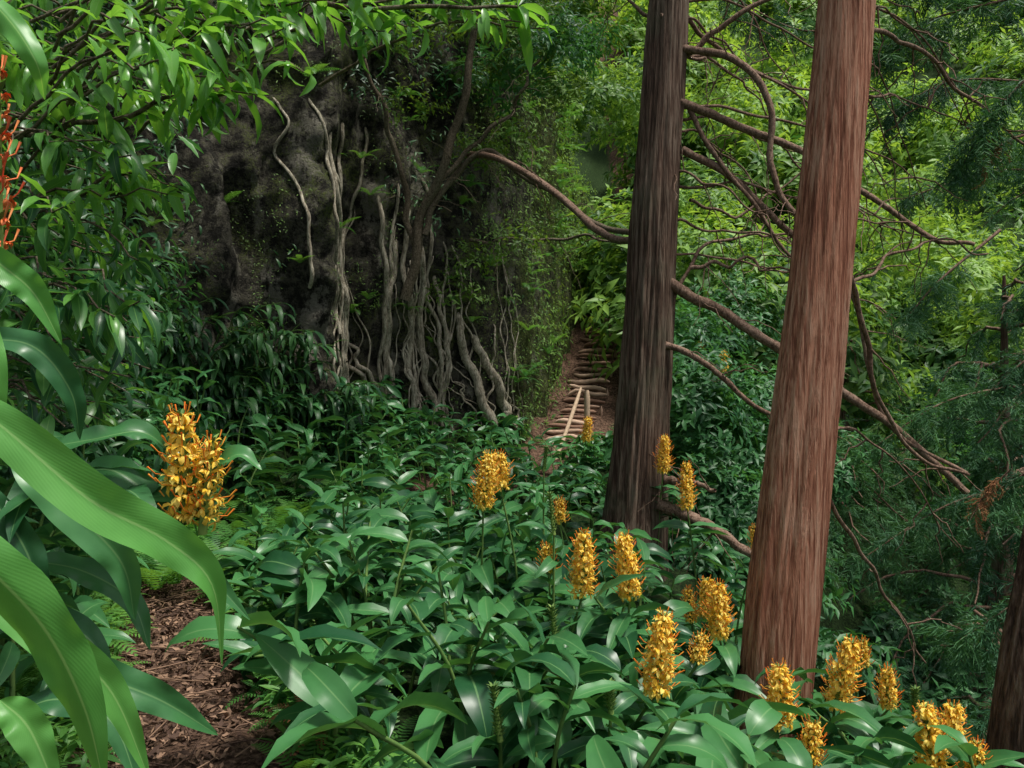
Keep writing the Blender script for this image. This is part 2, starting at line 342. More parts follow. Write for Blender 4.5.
for i in range(170):
    u=rng.uniform(150,322);l=l_at(u);h=rng.uniform(.7,2.3)*(1 if u<290 else .65)
    p,nn_=cliff(l,h);k=9;P=p+nn_*.1;St=P+nn_*rng.uniform(.3,.8)+np.array([rng.normal(0,.2),0,rng.uniform(.1,.5)])
    Cc=cr([P,(P+St)/2+np.array([0,0,.15]),St],k);tube(cf,Cc,.008,4,.3,1)
    D=nn_+rng.normal(0,.7,(k,3));D[:,2]=rng.uniform(-.5,.35,k)
    inst(cf,TG,Cc,D,np.tile([0,0,1.],(k,1)),rng.uniform(.22,.42,k),np.clip(rng.normal(.45,.28,k),0,1))
cf.build('cliff_foot_plants',[M_dark,M_stem])

# ---------------------------------------------------------------- ginger
TGI=[leaf(9,4,w,b,f,wv,p=.72,up=up,ph=ph) for w,b,f,wv,up,ph in ((.29,.9,.35,.1,.2,0),(.31,1.3,.25,.14,.3,1),(.28,.6,.4,.12,0,2),(.32,1.6,.2,.12,.4,3),(.3,1.0,.5,.16,.1,4),(.27,.4,.3,.12,-.1,5))]
def ginger_stem(acc,base,top,nl=9,L=.36,mat=0,smat=1,vm=.5,t0=.3,az=None,t1=.99):
    base=np.array(base,float);top=np.array(top,float);mid=(base+top)/2+np.array([(base-top)[0]*.15,(base-top)[1]*.15,.08])
    P=cr([base,mid,top],10);tube(acc,P,np.linspace(.013,.007,10),5,.4,smat)
    az=rng.uniform(0,6.28) if az is None else az
    t=np.linspace(t0,t1,nl);C=np.stack([np.interp(t,np.linspace(0,1,10),P[:,j]) for j in range(3)],-1)
    a=az+np.where(np.arange(nl)%2,0,np.pi)+rng.normal(0,.5,nl)
    el=-.1+.6*t+rng.normal(0,.28,nl)
    if t1<.95: el=np.minimum(el,.25)
    D=np.stack([np.cos(a)*np.cos(el),np.sin(a)*np.cos(el),np.sin(el)],-1)
    Up=np.stack([rng.normal(0,.45,nl),rng.normal(0,.45,nl),np.ones(nl)],-1)
    inst(acc,TGI,C,D,Up,L*rng.uniform(.6,1.2,nl)*(1-.25*np.abs(t-.6)),np.clip(rng.normal(vm,.3,nl),0,1),W=rng.uniform(.85,1.25,nl),mat=mat)
    return P
def spike(acc,base,axis,h,w,mp=2,ms=3,mc=1,rows=13,around=7,bloom=1.):
    axis=nrm(np.array(axis,float));X=nrm(np.cross(axis,[.3,1,.1]));Yv=np.cross(axis,X);base=np.array(base,float)
    tube(acc,[base+axis*h*t for t in np.linspace(0,1,6)],np.linspace(.014,.008,6),6,.9,mc)
    TP=[leaf(3,2,w_,b,.5,.2,p=1.1) for w_,b in ((.46,.9),(.55,1.3),(.4,.5))];TB=[leaf(3,2,.3,.2,.8)]
    for i in range(rows):
        t=(i+.6)/rows;rw=w/2*(math.sin(math.pi*min(1,(t*.75+.25)))**.4)*(1-.18*t)
        for j in range(around):
            a=(j+(i%2)*.5)/around*6.283+rng.normal(0,.12);o=base+axis*h*t
            R=X*math.cos(a)+Yv*math.sin(a)
            if bloom<.5 or j%2==0: inst(acc,TB,o[None],(R*.7+axis*.9)[None],axis[None],.045,rng.random(),mat=mc)
            if rng.random()>bloom: continue
            l=rw*rng.uniform(.75,1.1);tip=o+R*l*.55+axis*.012
            k=5;D=R[None]*rng.uniform(.3,1.,(k,1))+axis[None]*rng.uniform(-1.,.7,(k,1))+np.cross(axis,R)[None]*rng.normal(0,.55,(k,1))
            inst(acc,TP,np.tile(tip,(k,1)),D,np.tile(axis+R*.4,(k,1)),rng.uniform(.024,.042,k)*w/.17,np.clip(rng.normal(.6,.25,k),0,1),mat=mp)
            tube(acc,[o,tip],[.003,.004],4,.6,mp)
            if rng.random()<.85:
                st=tip+R*l*.5+axis*.012+rng.normal(0,.004,3);e=st+R*l*.28+axis*.022
                tube(acc,[tip,st,e],[.0016,.0015,.003],4,rng.random(),ms)
FL=[(486,482,5.6,.38),(500,472,5.9,.26),(583,565,4.7,.38),(627,568,4.8,.38),(660,656,3.7,.37),(843,676,4.3,.38),(780,697,4.0,.3),(719,612,5.2,.35),(708,600,5.6,.28),(930,748,3.9,.38),(950,735,4.2,.3),(548,560,5.3,.18),(687,487,8.,.46),(664,455,8.6,.4),(587,430,11.5,.36),(690,607,5.8,.24),(888,690,4.6,.24),(724,362,12,.3),(700,352,13,.3),(755,540,7.5,.25),(812,745,3.6,.2),(700,650,4.6,.16),(560,512,6.5,.2),(862,655,5,.16),(975,765,3.8,.2)]
gm=Acc()
def okpos(x,y):
    s=x-pathx(y)
    if y>8.3 and y<12.5: return abs(s)>.12
    return abs(s)>=.55+.12*nz(y*2,x,0)
for i in range(3400):
    y=rng.uniform(2.5,14.2);x=rng.uniform(-4.5,4.8);s=x-pathx(y)
    if not okpos(x,y): continue
    if s<0 and (y<7.5 or s<-2.6): continue
    if s>6.4 or (s>4.8 and y>6.5): continue
    if y<3 and x<-.35: continue
    if y>7.2 and s>3.2 and rng.random()<.4: continue
    if rng.random()>(.42 if y<8 else .34): continue
    if math.hypot(x-1.8,y-5.5)<.45 or math.hypot(x-1.35,y-9)<.6: continue
    if y<5.6 and x>1.0 and x/y>.29 and x/y<.355: continue
    h=rng.uniform(.45,1.0)*(1. if y<9 else .85)
    if s<1.1 and y<8: h*=.75
    if y<3.3: h*=.85
    if y>12.5: h*=.6
    # neighbours of a flowering shoot stay shorter than it
    if any(math.hypot(x-(u-512)/F*d,(y-d+.45)/1.6)<.36 for u,v,d,hh in FL): h*=.62
    b=np.array([x,y,gz(x,y)-.03]);tp=b+np.array([rng.normal(-.05,.2),rng.normal(-.12,.2),h])
    ginger_stem(gm,b,tp,nl=int(rng.integers(7,11)),L=rng.uniform(.28,.48) if y<9 else .36,vm=.5+.55*nz(x,y,5)+(.1 if y>8 else 0))
gm.build('ginger_foliage',[M_ging,M_stem])
for (u,v,d,h) in FL:
    a=Acc();c0=S(u,v,d);ax=nrm(np.array([rng.normal(0,.08),rng.normal(-.05,.08),1.]));b=c0-ax*h/2
    gx,gy=b[0]+rng.normal(0,.1),b[1]+.15;g0=np.array([gx,gy,min(gz(gx,gy)-.05,b[2]-.4)])
    ginger_stem(a,g0,b,nl=9,L=.38,t0=.3 if b[2]-g0[2]<1.2 else .55,t1=.86)
    spike(a,b,ax,h,.185 if h>.25 else .13,rows=int(h*38)+2,bloom=.94)
    a.build('ginger_lily',[M_ging,M_stem,M_petal,M_stam])
for (u,v,d,h) in [(552,515,5.2,.26),(554,628,4.2,.2),(497,715,3.3,.22),(545,460,7,.2),(915,705,4.5,.16),(610,700,3.4,.12),(350,560,5.5,.2),(470,640,4,.18)]:
    a=Acc();c0=S(u,v,d);ax=nrm(np.array([rng.normal(0,.1),0,1.]));b=c0-ax*h/2;g0=np.array([b[0],b[1]+.1,gz(b[0],b[1])-.05])
    ginger_stem(a,g0,b,nl=8,L=.36,t0=.35);spike(a,b,ax,h,.1,rows=14,around=6,bloom=0.)
    a.build('ginger_lily',[M_ging,M_stem,M_petal,M_stam])

def blade(acc,pts,w,side,mat=0,fold=.35,var=.6,n=36,na=8,wave=.2):
    P=cr(pts,n);T=nrm(np.gradient(P,axis=0));sd=np.array(side,float)
    Sv=nrm(sd[None]-T*(T@sd)[:,None]);Nv=np.cross(Sv,T);Nv*=np.where(Nv[:,2:3].mean()<0,-1,1)
    t=np.linspace(0,1,n);ww=w/2*np.maximum(np.sin(np.pi*t**.8)**.75,.015);u=np.linspace(-1,1,na+1);ph=rng.random()*6
    W=ww[:,None]*u[None]
    up=fold*np.abs(W)+wave*ww[:,None]*np.abs(u)[None]**2*(np.sin(t[:,None]*17+ph+u[None]*1.2)+.6*np.sin(t[:,None]*31+ph*2-u[None]))
    V=P[:,None]+W[...,None]*Sv[:,None]+up[...,None]*Nv[:,None]
    A=np.stack(np.broadcast_arrays((u[None]+1)/2,t[:,None],np.float64(var)),-1)
    acc.add(V.reshape(-1,3),grid(n,na+1),A.reshape(-1,3),mat)
ng=Acc()
BL=[([(-60,385,1.15),(0,425,1.15),(90,500,1.2),(165,540,1.28),(212,585,1.33),(222,665,1.4)],.074,(.25,.3,.8)),
 ([(-80,500,.95),(-20,560,.95),(45,630,1.),(85,710,1.05),(105,790,1.1)],.068,(.8,.2,.5)),
 ([(-60,300,1.3),(-20,330,1.3),(-8,400,1.3),(-15,470,1.35)],.05,(.7,.5,0)),
 ([(-40,235,1.4),(5,268,1.4),(35,295,1.42),(62,345,1.45)],.055,(.3,.2,.8)),
 ([(-60,-40,1.4),(0,10,1.4),(35,60,1.4),(45,100,1.45)],.045,(.7,.3,.3)),
 ([(10,455,1.9),(60,500,1.9),(120,560,1.95),(135,620,2.)],.09,(.6,.3,.6)),
 ([(30,640,1.9),(90,672,1.95),(160,700,2.),(218,735,2.1)],.09,(.3,.5,.7)),
 ([(-30,590,1.5),(50,640,1.55),(110,690,1.6),(150,780,1.65)],.075,(.6,.5,.5)),
 ([(60,500,2.1),(110,520,2.1),(190,560,2.15),(250,620,2.2)],.085,(.3,.5,.7)),
 ([(110,500,2.3),(190,490,2.3),(235,455,2.3),(262,470,2.3)],.08,(.1,.8,.5)),
 ([(0,700,1.3),(30,730,1.3),(60,800,1.3)],.06,(.7,.4,.3)),
 ([(30,450,2.2),(90,440,2.2),(140,432,2.25),(170,450,2.3)],.08,(.1,.8,.5)),
 ([(-20,480,2.2),(30,560,2.2),(40,640,2.2)],.09,(.8,.3,.2)),
 ([(-40,340,1.9),(30,345,1.9),(70,390,1.95),(80,440,2.)],.07,(.4,.3,.6)),
 ([(60,480,2.3),(110,470,2.3),(150,500,2.3),(165,560,2.3)],.085,(.4,.6,.5)),
 ([(20,560,2.4),(80,570,2.4),(130,600,2.4),(150,650,2.4)],.085,(.4,.6,.5)),
 ([(-20,640,2.3),(40,620,2.3),(90,640,2.3),(110,690,2.3)],.085,(.4,.6,.5)),
 ([(-20,740,1.9),(50,700,1.9),(110,720,1.9),(140,790,1.9)],.085,(.4,.6,.5)),
 ]
for i,(pts,w,sd) in enumerate(BL): blade(ng,[S(*q) for q in pts],w,sd,mat=0 if i in(0,1,2,3,4,7,10) else 2,var=rng.uniform(.35,.9))
tube(ng,cr([S(-250,900,1.2),S(-150,600,1.2),S(-90,370,1.15),S(-60,100,1.2),S(-60,-80,1.3)],20),.012,8,.5,1)
tube(ng,cr([S(-250,950,1.0),S(-150,700,.97),S(-110,500,.95)],12),.012,8,.5,1)
ng.build('ginger_plant',[M_gingN,M_stem,M_ging])
a=Acc();b=S(186,522,2.3);g0=np.array([-2.3,2.6,gz(-2.3,2.6)])
P=cr([g0,S(-60,620,2.45),S(20,480,2.4),S(110,497,2.32),b],20);tube(a,P,.010,8,.3,1)
k=10;C=P[8:18];D=np.stack([rng.normal(.3,.6,k),rng.normal(-.2,.5,k),rng.uniform(-.5,.5,k)],-1);inst(a,TGI,C,D,np.tile([0,0,1.],(k,1)),.3,rng.random(k),mat=0)
spike(a,b,(.0,-.1,1),.31,.15,rows=11,around=7,bloom=.95)
spike(a,b+np.array([.055,-.02,-.03]),(.14,-.1,1),.27,.12,rows=10,around=6,bloom=.85)
a.build('ginger_lily',[M_ging,M_stem,M_petal,M_stam])
a=Acc();b=S(-4,262,1.45);spike(a,b,(0,0,1),.35,.075,mp=3,rows=9,around=5,bloom=.95);tube(a,cr([S(-200,700,1.5),S(-60,420,1.45),b],12),.01,8,.5,1)
a.build('ginger_lily',[M_gingN,M_stem,M_red,M_red])

lb=Acc()
for i in range(85):
    y=rng.uniform(2.4,8.2);s=-rng.uniform(.55,2.0);x=pathx(y)+s
    if y<3.2 and x>-2.0: continue
    b=np.array([x,y,gz(x,y)]);h=rng.uniform(.5,1.0) if y<4.5 else rng.uniform(.7,1.5)
    ginger_stem(lb,b,b+np.array([rng.normal(.1,.15),rng.normal(-.1,.15),h]),nl=9,L=.35,vm=.6)
lb.build('ginger_foliage',[M_ging,M_stem])
fr=Acc()
for i in range(170):
    y=rng.uniform(3.2,8);sg=rng.choice([-1,1],p=[.7,.3]);s=sg*rng.uniform(.42,.95);x=pathx(y)+s
    fern(fr,(x,y,gz(x,y)+.03),rng.uniform(.2,.45),6,var=.6)
for i in range(60):
    y=rng.uniform(6,9.5);x=pathx(y)+rng.uniform(-1.2,.8);fern(fr,(x,y,gz(x,y)+.1),rng.uniform(.4,.65),7,var=.4)
fr.build('fern_undergrowth',[M_fern])
a=Acc()
for q in ((-.95,3.75),(-.87,3.6)): fern(a,(q[0],q[1],gz(*q)+.12),.26,6,var=.8)
a.build('dead_fern',[M_rust])
sp_=Acc();C=[]
for i in range(500):
    y=rng.uniform(3,8);s=rng.choice([-1,1])*rng.uniform(.38,.8);x=pathx(y)+s;C.append((x,y,gz(x,y)+rng.uniform(.04,.22)))
C=np.array(C);rosettes(sp_,C,np.tile([0,0,1.],(len(C),1)),.11,6,T3,0,spread=.03,droop=.3);sp_.build('path_seedlings',[M_fern])

# ---------------------------------------------------------------- upper-left shrub
sh=Acc();TS=[leaf(6,2,w,b,f,.1,p=.85,up=.1) for w,b,f in ((.24,.7,.3),(.22,1.1,.4),(.26,.3,.25),(.2,1.5,.35),(.25,.9,.5))]
def twig(P,r,L,nl,vm,mat=0):
    n=len(P);tube(sh,P,np.linspace(r,r*.35,n),5,.5,1)
    T=nrm(np.gradient(P,axis=0));t=1-rng.random(nl)**1.6*.75;I=t*(n-1)
    C=np.stack([np.interp(I,np.arange(n),P[:,j]) for j in range(3)],-1);TT=np.stack([np.interp(I,np.arange(n),T[:,j]) for j in range(3)],-1)
    D=TT*rng.uniform(.1,.9,(nl,1))+rng.normal(0,.6,(nl,3));D[:,2]-=rng.uniform(-.2,.7,nl)
    inst(sh,TS,C,D,np.stack([rng.normal(0,.35,nl),rng.normal(0,.35,nl),np.ones(nl)],-1),L*rng.uniform(.6,1.2,nl),np.clip(rng.normal(vm,.25,nl),0,1),mat=mat)
tr=[cr([(-2.9,2.6,0.3),(-2.6,2.9,1.6),(-2.3,3.0,2.6),(-2.0,3.1,3.6),(-1.8,3.2,4.8)],20),cr([(-3.3,3.6,0.5),(-3.0,3.8,2.),(-2.6,3.9,3.2),(-2.1,3.9,4.6)],20)]
for P in tr: tube(sh,P,np.linspace(.04,.02,20),8,.5,1)
TGt=[]
edge_v=[-60,0,40,90,140,250,350,430];edge_u=[400,360,270,220,185,175,170,100]
for i in range(165):
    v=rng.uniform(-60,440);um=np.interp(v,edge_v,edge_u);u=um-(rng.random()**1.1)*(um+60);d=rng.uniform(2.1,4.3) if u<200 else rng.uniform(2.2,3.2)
    TGt.append((u,v,d,.95 if v<130 else .35))  # upper leaves lighter, lower ones darker: sunlight painted into the leaf tone
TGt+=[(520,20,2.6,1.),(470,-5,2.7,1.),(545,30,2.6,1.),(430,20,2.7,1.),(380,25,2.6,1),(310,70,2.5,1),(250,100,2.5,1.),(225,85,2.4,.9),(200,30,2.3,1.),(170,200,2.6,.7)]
for u,v,d,vm in TGt:
    e=S(u,v,d);src=tr[rng.integers(0,2)];k=np.argmin(np.abs(src[:,2]-(e[2]+rng.uniform(-.2,.3))));s0=src[k]
    s0=e+(s0-e)*min(1,.9/np.linalg.norm(s0-e)) if np.linalg.norm(s0-e)>1.2 and rng.random()<.75 else s0
    P=wob(cr([s0,(s0+e)/2+np.array([0,0,.12]),e],12),.06)
    twig(P,.007,.15,int(rng.integers(12,18)),vm)
for pts in ([(0,130,2.9),(60,133,2.8),(150,105,2.7),(230,95,2.6)],[(120,-40,2.6),(250,-10,2.6),(400,5,2.6),(520,10,2.6)],[(-30,230,3),(60,200,2.9),(130,170,2.8)]):
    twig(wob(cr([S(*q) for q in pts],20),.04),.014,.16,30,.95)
sh.build('laurel_shrub',[M_shrub,M_twig])
db=Acc()
for i in range(22):
    v=rng.uniform(-80,470);u=rng.uniform(-100,100);d=rng.uniform(4.8,7.5);blob(db,S(u,v,d),(.8,.7,.7),45,.17,9,0,T3,vb=.2)
for i in range(14):
    blob(db,S(rng.uniform(150,560),rng.uniform(-150,-45),rng.uniform(7.5,10)),(1.1,.9,.6),45,.15,9,0,T3,vb=.4)
for i in range(14):
    blob(db,S(rng.uniform(400,600),rng.uniform(-100,90),rng.uniform(12,15)),(1.1,.9,.8),65,.17,9,1,T3,vb=.35)
db.build('cliff_canopy_foliage',[M_dark,M_mid])

# ---------------------------------------------------------------- cedar trunks
def trunk(acc,pts,seg=110,n=260,mat=0,amp=.05,seed=0,flare=.35):
    P0=cr([p[:3] for p in pts],n);R=np.interp(np.linspace(0,1,n),np.linspace(0,1,len(pts)),[p[3] for p in pts])
    T,Nv,B=frames(P0);th=np.arange(seg)/seg*2*np.pi;V=np.zeros((n,seg,3))
    z0=P0[0,2]
    for i in range(n):
        z=P0[i,2]
        for j in range(seg):
            c_,s_=math.cos(th[j]),math.sin(th[j])
            k=1+amp*nz(c_*7+seed,s_*7,z*.55)+amp*1.0*nz(c_*17,s_*17+seed,z*1.3)+amp*.6*nz(c_*2+seed,s_*2,z*.5)
            hh=max(0,z-z0-.3)
            k+=flare*math.exp(-hh/.45)*(.6+.5*nz(c_*1.6,s_*1.6,seed+3))
            V[i,j]=P0[i]+R[i]*k*(c_*Nv[i]+s_*B[i])
    A=np.stack(np.broadcast_arrays((th/6.28)[None],P0[:,2:3],np.float64(.5)),-1)
    acc.add(V.reshape(-1,3),grid(n,seg,True),A.reshape(-1,3),mat);return P0,R
def spray(seed,n=16,L=1.,droop=1.0):
    r=np.random.default_rng(seed);a=Acc();y=z=0
    for i in range(n):
        t=i/n;an=.1-droop*t;y+=math.cos(an)/n*L;z+=math.sin(an)/n*L
        for sg in (-1,1):
            l=.40*(1-t*.7)*r.uniform(.6,1.1);d=nrm(np.array([sg*r.uniform(.3,1.),r.uniform(.5,1.),r.normal(-.15,.4)]))
            o=np.array([0,y,z]);m1=o+d*l*.5+np.array([0,0,-.02]);e=o+d*l+np.array([0,0,-.12*l*2]);w=nrm(np.array([d[1],-d[0],0])*math.cos(i)+np.array([0,0,1])*math.sin(i))*.013
            q=np.array([o-w*.4,o+w*.4,m1+w,m1-w,e+w*.2,e-w*.2]);a.add(q,np.array([[0,1,2,3],[3,2,4,5]]),np.array([[.2,0]]*6))
            for f in (.35,.65):
                oo=o+(e-o)*f;dd=nrm(d+r.normal(0,.6,3))*l*.45;w3=nrm(np.cross(dd,[.3,.2,1]))*.009
                q=np.array([oo-w3,oo+w3,oo+dd+w3*.2,oo+dd-w3*.2]);a.add(q,np.array([[0,1,2,3]]),np.array([[.2,0]]*4))
    return np.concatenate(a.v),np.concatenate(a.f),np.concatenate(a.a)
SP=[spray(s,droop=d) for s,d in ((1,.9),(2,1.4),(3,.6),(4,1.8))]
def bough(acc,P,wood=1,leafm=0,r=.02,L=.42,dens=16,vm=.5,t0=.25):
    n=len(P);tube(acc,P,np.linspace(r,r*.3,n),5,.5,wood)
    ln=np.linalg.norm(np.diff(P,axis=0),axis=1).sum();k=max(6,int(ln*dens))
    t=rng.uniform(t0,1,k);I=t*(n-1);C=np.stack([np.interp(I,np.arange(n),P[:,j]) for j in range(3)],-1)
    T=nrm(P[-1]-P[0]);D=T[None]*rng.uniform(.1,1,(k,1))+rng.normal(0,.55,(k,3));D[:,2]-=rng.uniform(.0,.7,k)
    inst(acc,SP,C,D,np.stack([rng.normal(0,.3,k),rng.normal(0,.3,k),np.ones(k)],-1),L*rng.uniform(.6,1.2,k),np.clip(rng.normal(vm,.2,k),0,1),mat=leafm)
def crown(acc,P0,zlo,zhi,nb,ln,vm=.5,L=.45,dens=12,taper=True):
    for i in range(nb):
        z=rng.uniform(zlo,zhi);k=np.argmin(np.abs(P0[:,2]-z));o=P0[k];a=rng.uniform(0,6.28);l=ln*(1-.6*(z-zlo)/(zhi-zlo)*taper)*rng.uniform(.7,1.2)
        d=np.array([math.cos(a),math.sin(a),0]);P=wob(cr([o,o+d*l*.5+np.array([0,0,.05*l]),o+d*l+np.array([0,0,-.35*l])],12),.12)
        bough(acc,P,1,0,.03,L,dens,vm)
def dbranch(acc,pts,r0,r1,mat=1,w=.05):
    P=wob(cr([S(*q) for q in pts],len(pts)*8),w);tube(acc,P,np.linspace(r0,r1,len(P)),7,.5,mat,rough=.25);return P
def sidetwigs(acc,P,n,l,mat=1):
    for i in range(n):
        k=rng.integers(3,len(P)-1);o=P[k];d=nrm(rng.normal(0,1,3)+(P[-1]-P[0])*.3+np.array([0,0,-.3]));tube(acc,wob(cr([o,o+d*l*.5,o+d*l+np.array([0,0,-.1])],8),.05),np.linspace(.008,.003,8),4,.5,mat)
a=Acc();P0,R=trunk(a,[(*S(628,595,9),.38),(*S(634,525,9),.335),(*S(647,350,9),.275),(*S(657,180,9),.24),(*S(669,0,9),.215),(*S(685,-260,9),.19),(*S(700,-600,9),.10),(*S(705,-800,9),.03)],seed=3,amp=.13)
a.m[0]=np.full_like(a.m[0],2)
B=[([(680,102,8.9),(740,128,8.8),(800,150,8.6),(860,188,8.4),(930,238,8.2),(975,245,8.1)],.05,.02),
([(680,48,8.9),(738,62,8.7),(772,108,8.6),(772,170,8.6),(800,225,8.5)],.045,.03),
([(682,150,8.9),(735,180,8.8),(790,232,8.7),(850,290,8.6),(868,370,8.5),(900,435,8.4),(970,475,8.3)],.045,.02),
([(668,282,8.9),(720,310,8.8),(790,355,8.6),(850,400,8.5),(920,450,8.4),(968,494,8.3)],.065,.035),
([(665,345,8.8),(705,362,8.6),(740,395,8.5),(790,420,8.4),(850,430,8.3)],.04,.015),
([(660,505,8.7),(700,522,8.4),(752,555,8.2)],.075,.045),
([(665,480,8.8),(690,482,8.6),(715,490,8.4)],.05,.02),
([(690,268,8.9),(740,262,8.8),(790,272,8.7)],.025,.01),
([(690,110,8.9),(740,190,8.7),(800,262,8.4),(830,262,8.2)],.03,.01),
([(670,320,8.9),(700,250,9.),(760,235,9.2),(830,232,9.4)],.025,.01),
([(640,240,9),(600,232,9.6),(560,195,10.4),(500,160,11.4),(465,152,12.2)],.045,.05),
([(680,60,9),(730,20,8.8),(800,-20,8.6)],.04,.02),([(690,200,9),(740,215,9.3),(790,180,9.6),(850,170,9.9)],.02,.008),([(680,10,9),(720,50,9.4),(800,90,9.8),(880,90,10)],.03,.01),([(672,30,9),(640,10,9.3),(600,-20,9.6)],.03,.01)]
for i in range(13):
    v=rng.uniform(-40,300);u0=665;x1=rng.uniform(60,300);dr=rng.uniform(10,150);dd=rng.uniform(-.8,1.5)
    B.append(([(u0,v,9),(u0+x1*.35,v+dr*.1,9+dd*.4),(u0+x1*.7,v+dr*.5,9+dd*.7),(u0+x1,v+dr,9+dd)],rng.uniform(.012,.026),.006))
for pts,r0,r1 in B:
    P=dbranch(a,pts,r0,r1,w=.12 if r0<.028 else .05);sidetwigs(a,P,6,.6)
crown(a,P0,9.,13.5,10,2.2,.5,dens=7)
a.build('cedar_tree',[M_con,M_branch,M_barkD])
a=Acc();P0,R=trunk(a,[(*S(762,785,5.5),.262),(*S(773,700,5.5),.242),(*S(792,520,5.5),.225),(*S(815,330,5.5),.203),(*S(833,150,5.5),.188),(*S(847,0,5.5),.178),(*S(880,-380,5.5),.15),(*S(905,-900,5.5),.09),(*S(910,-1200,5.5),.03)],seed=8,amp=.07,flare=.08)
a.m[0]=np.full_like(a.m[0],2)
B=[([(850,275,5.6),(866,330,5.8),(880,400,6.),(915,455,6.2),(968,475,6.4)],.022,.012),([(830,500,5.6),(872,570,6),(900,620,6.3),(925,665,6.6)],.016,.008),
([(860,20,5.6),(900,40,6),(960,90,6.4),(1040,150,6.8)],.02,.01),([(835,290,5.6),(880,265,6.),(930,240,6.4),(990,255,6.8)],.014,.007)]
for i in range(9):
    v=rng.uniform(-30,420);x1=rng.uniform(70,190);dr=rng.uniform(20,170)
    B.append(([(840-v*.1,v,5.6),(840-v*.1+x1*.5,v+dr*.2,6.2),(840-v*.1+x1,v+dr,6.8)],rng.uniform(.007,.013),.004))
for pts,r0,r1 in B: P=dbranch(a,pts,r0,r1,w=.06);sidetwigs(a,P,5,.4)
crown(a,P0,8.6,12.5,8,2.,.5,dens=7)
a.build('cedar_tree',[M_con,M_branch,M_barkR])
a=Acc();P0,R=trunk(a,[(*S(1020,860,4.3),.20),(*S(1033,700,4.3),.18),(*S(1062,520,4.35),.165),(*S(1110,200,4.5),.15),(*S(1160,-300,4.6),.12),(*S(1190,-900,4.8),.04)],seed=15,amp=.08,n=160,flare=.1)
a.m[0]=np.full_like(a.m[0],2);crown(a,P0,7,11,6,1.8,.5,dens=7);a.build('cedar_tree',[M_con,M_branch,M_barkD])
for (x,y,zt,nb,ln) in [(6.6,11,3.2,60,2.8),(9.2,13,5.5,44,3.),(4.8,13.5,1.2,34,2.0),(7.3,9.5,8,36,2.3),(6.5,16,2.5,30,2.4),(4.9,8.2,-.6,26,1.5)]:
    a=Acc();z0=float(gz(x,y))-.5;P0,R=trunk(a,[(x,y,z0,.22),(x+.1,y,z0+2,.17),(x+.2,y,(z0+zt)/2,.12),(x+.2,y,zt,.02)],n=60,seg=24)
    a.m[0]=np.full_like(a.m[0],2);crown(a,P0,z0+.6,zt,nb,ln,rng.uniform(.35,.7),L=.5,dens=11);a.build('cedar_tree',[M_con,M_branch,M_barkD])
a=Acc()
for pts,vm in [([(1150,-60,6.5),(1040,-10,6.5),(930,20,6.7),(880,60,6.9)],.5),([(1150,20,6.3),(1050,60,6.3),(990,120,6.4),(960,170,6.6)],.5),([(1120,120,6.8),(1010,140,6.9),(970,190,7)],.6),([(1100,-100,6),(980,-60,6.2),(900,-20,6.4)],.4),([(1000,230,7.5),(940,280,7.3),(905,320,7.2)],.75),([(1130,300,7),(1040,350,7),(980,400,7.1)],.5),([(1130,420,6.5),(1050,460,6.6),(980,500,6.8)],.5),([(1130,560,6),(1040,590,6.2),(960,640,6.4)],.55),([(1120,650,5.6),(1040,680,5.8),(985,730,5.9)],.5),([(1100,90,9),(960,80,9),(880,120,9)],.4),([(1080,480,7.5),(960,500,7.5),(860,560,7.5)],.5),([(1060,380,8.5),(950,400,8.5),(870,450,8.5)],.6),([(1100,180,9.5),(1000,170,9.5),(900,200,9.5)],.45),([(870,20,10),(800,30,10),(720,-10,10)],.45)]:
    bough(a,cr([S(*q) for q in pts],14),1,0,.018,.40,30,vm)
bough(a,cr([S(1010,470,6.4),S(985,495,6.5),S(970,520,6.5)],6),1,2,.008,.2,30,.6,0);bough(a,cr([S(1005,110,6.4),S(990,140,6.5),S(985,170,6.5)],6),1,2,.008,.22,30,.6,0)
a.build('cedar_boughs',[M_con,M_branch,M_rust])

a=Acc()
for pts,r0,r1 in [([(405,300,12),(420,230,11.9),(440,170,11.8),(462,100,11.6),(475,30,11.5),(480,-60,11.4)],.08,.045),([(425,235,11.9),(450,180,11.9),(480,155,11.8),(530,175,11.4),(580,215,10.6),(632,238,9.5)],.05,.035),([(415,245,12),(400,180,12),(385,110,11.8),(350,40,11.6)],.05,.03),([(440,180,11.8),(500,120,11.8),(540,60,11.6)],.04,.02),([(470,240,12.4),(520,240,12),(570,238,11.6),(620,242,11)],.03,.015)]:
    P=dbranch(a,pts,r0,r1,mat=1,w=.12);sidetwigs(a,P,8,.7)
for i in range(26): blob(a,S(rng.uniform(400,580),rng.uniform(20,300) if rng.random()<.6 else rng.uniform(-30,100),rng.uniform(11.3,13)),(.55,.5,.4),26,.10,9,0,T2,vb=.3)
a.build('cliff_tree',[M_moss,M_twig])

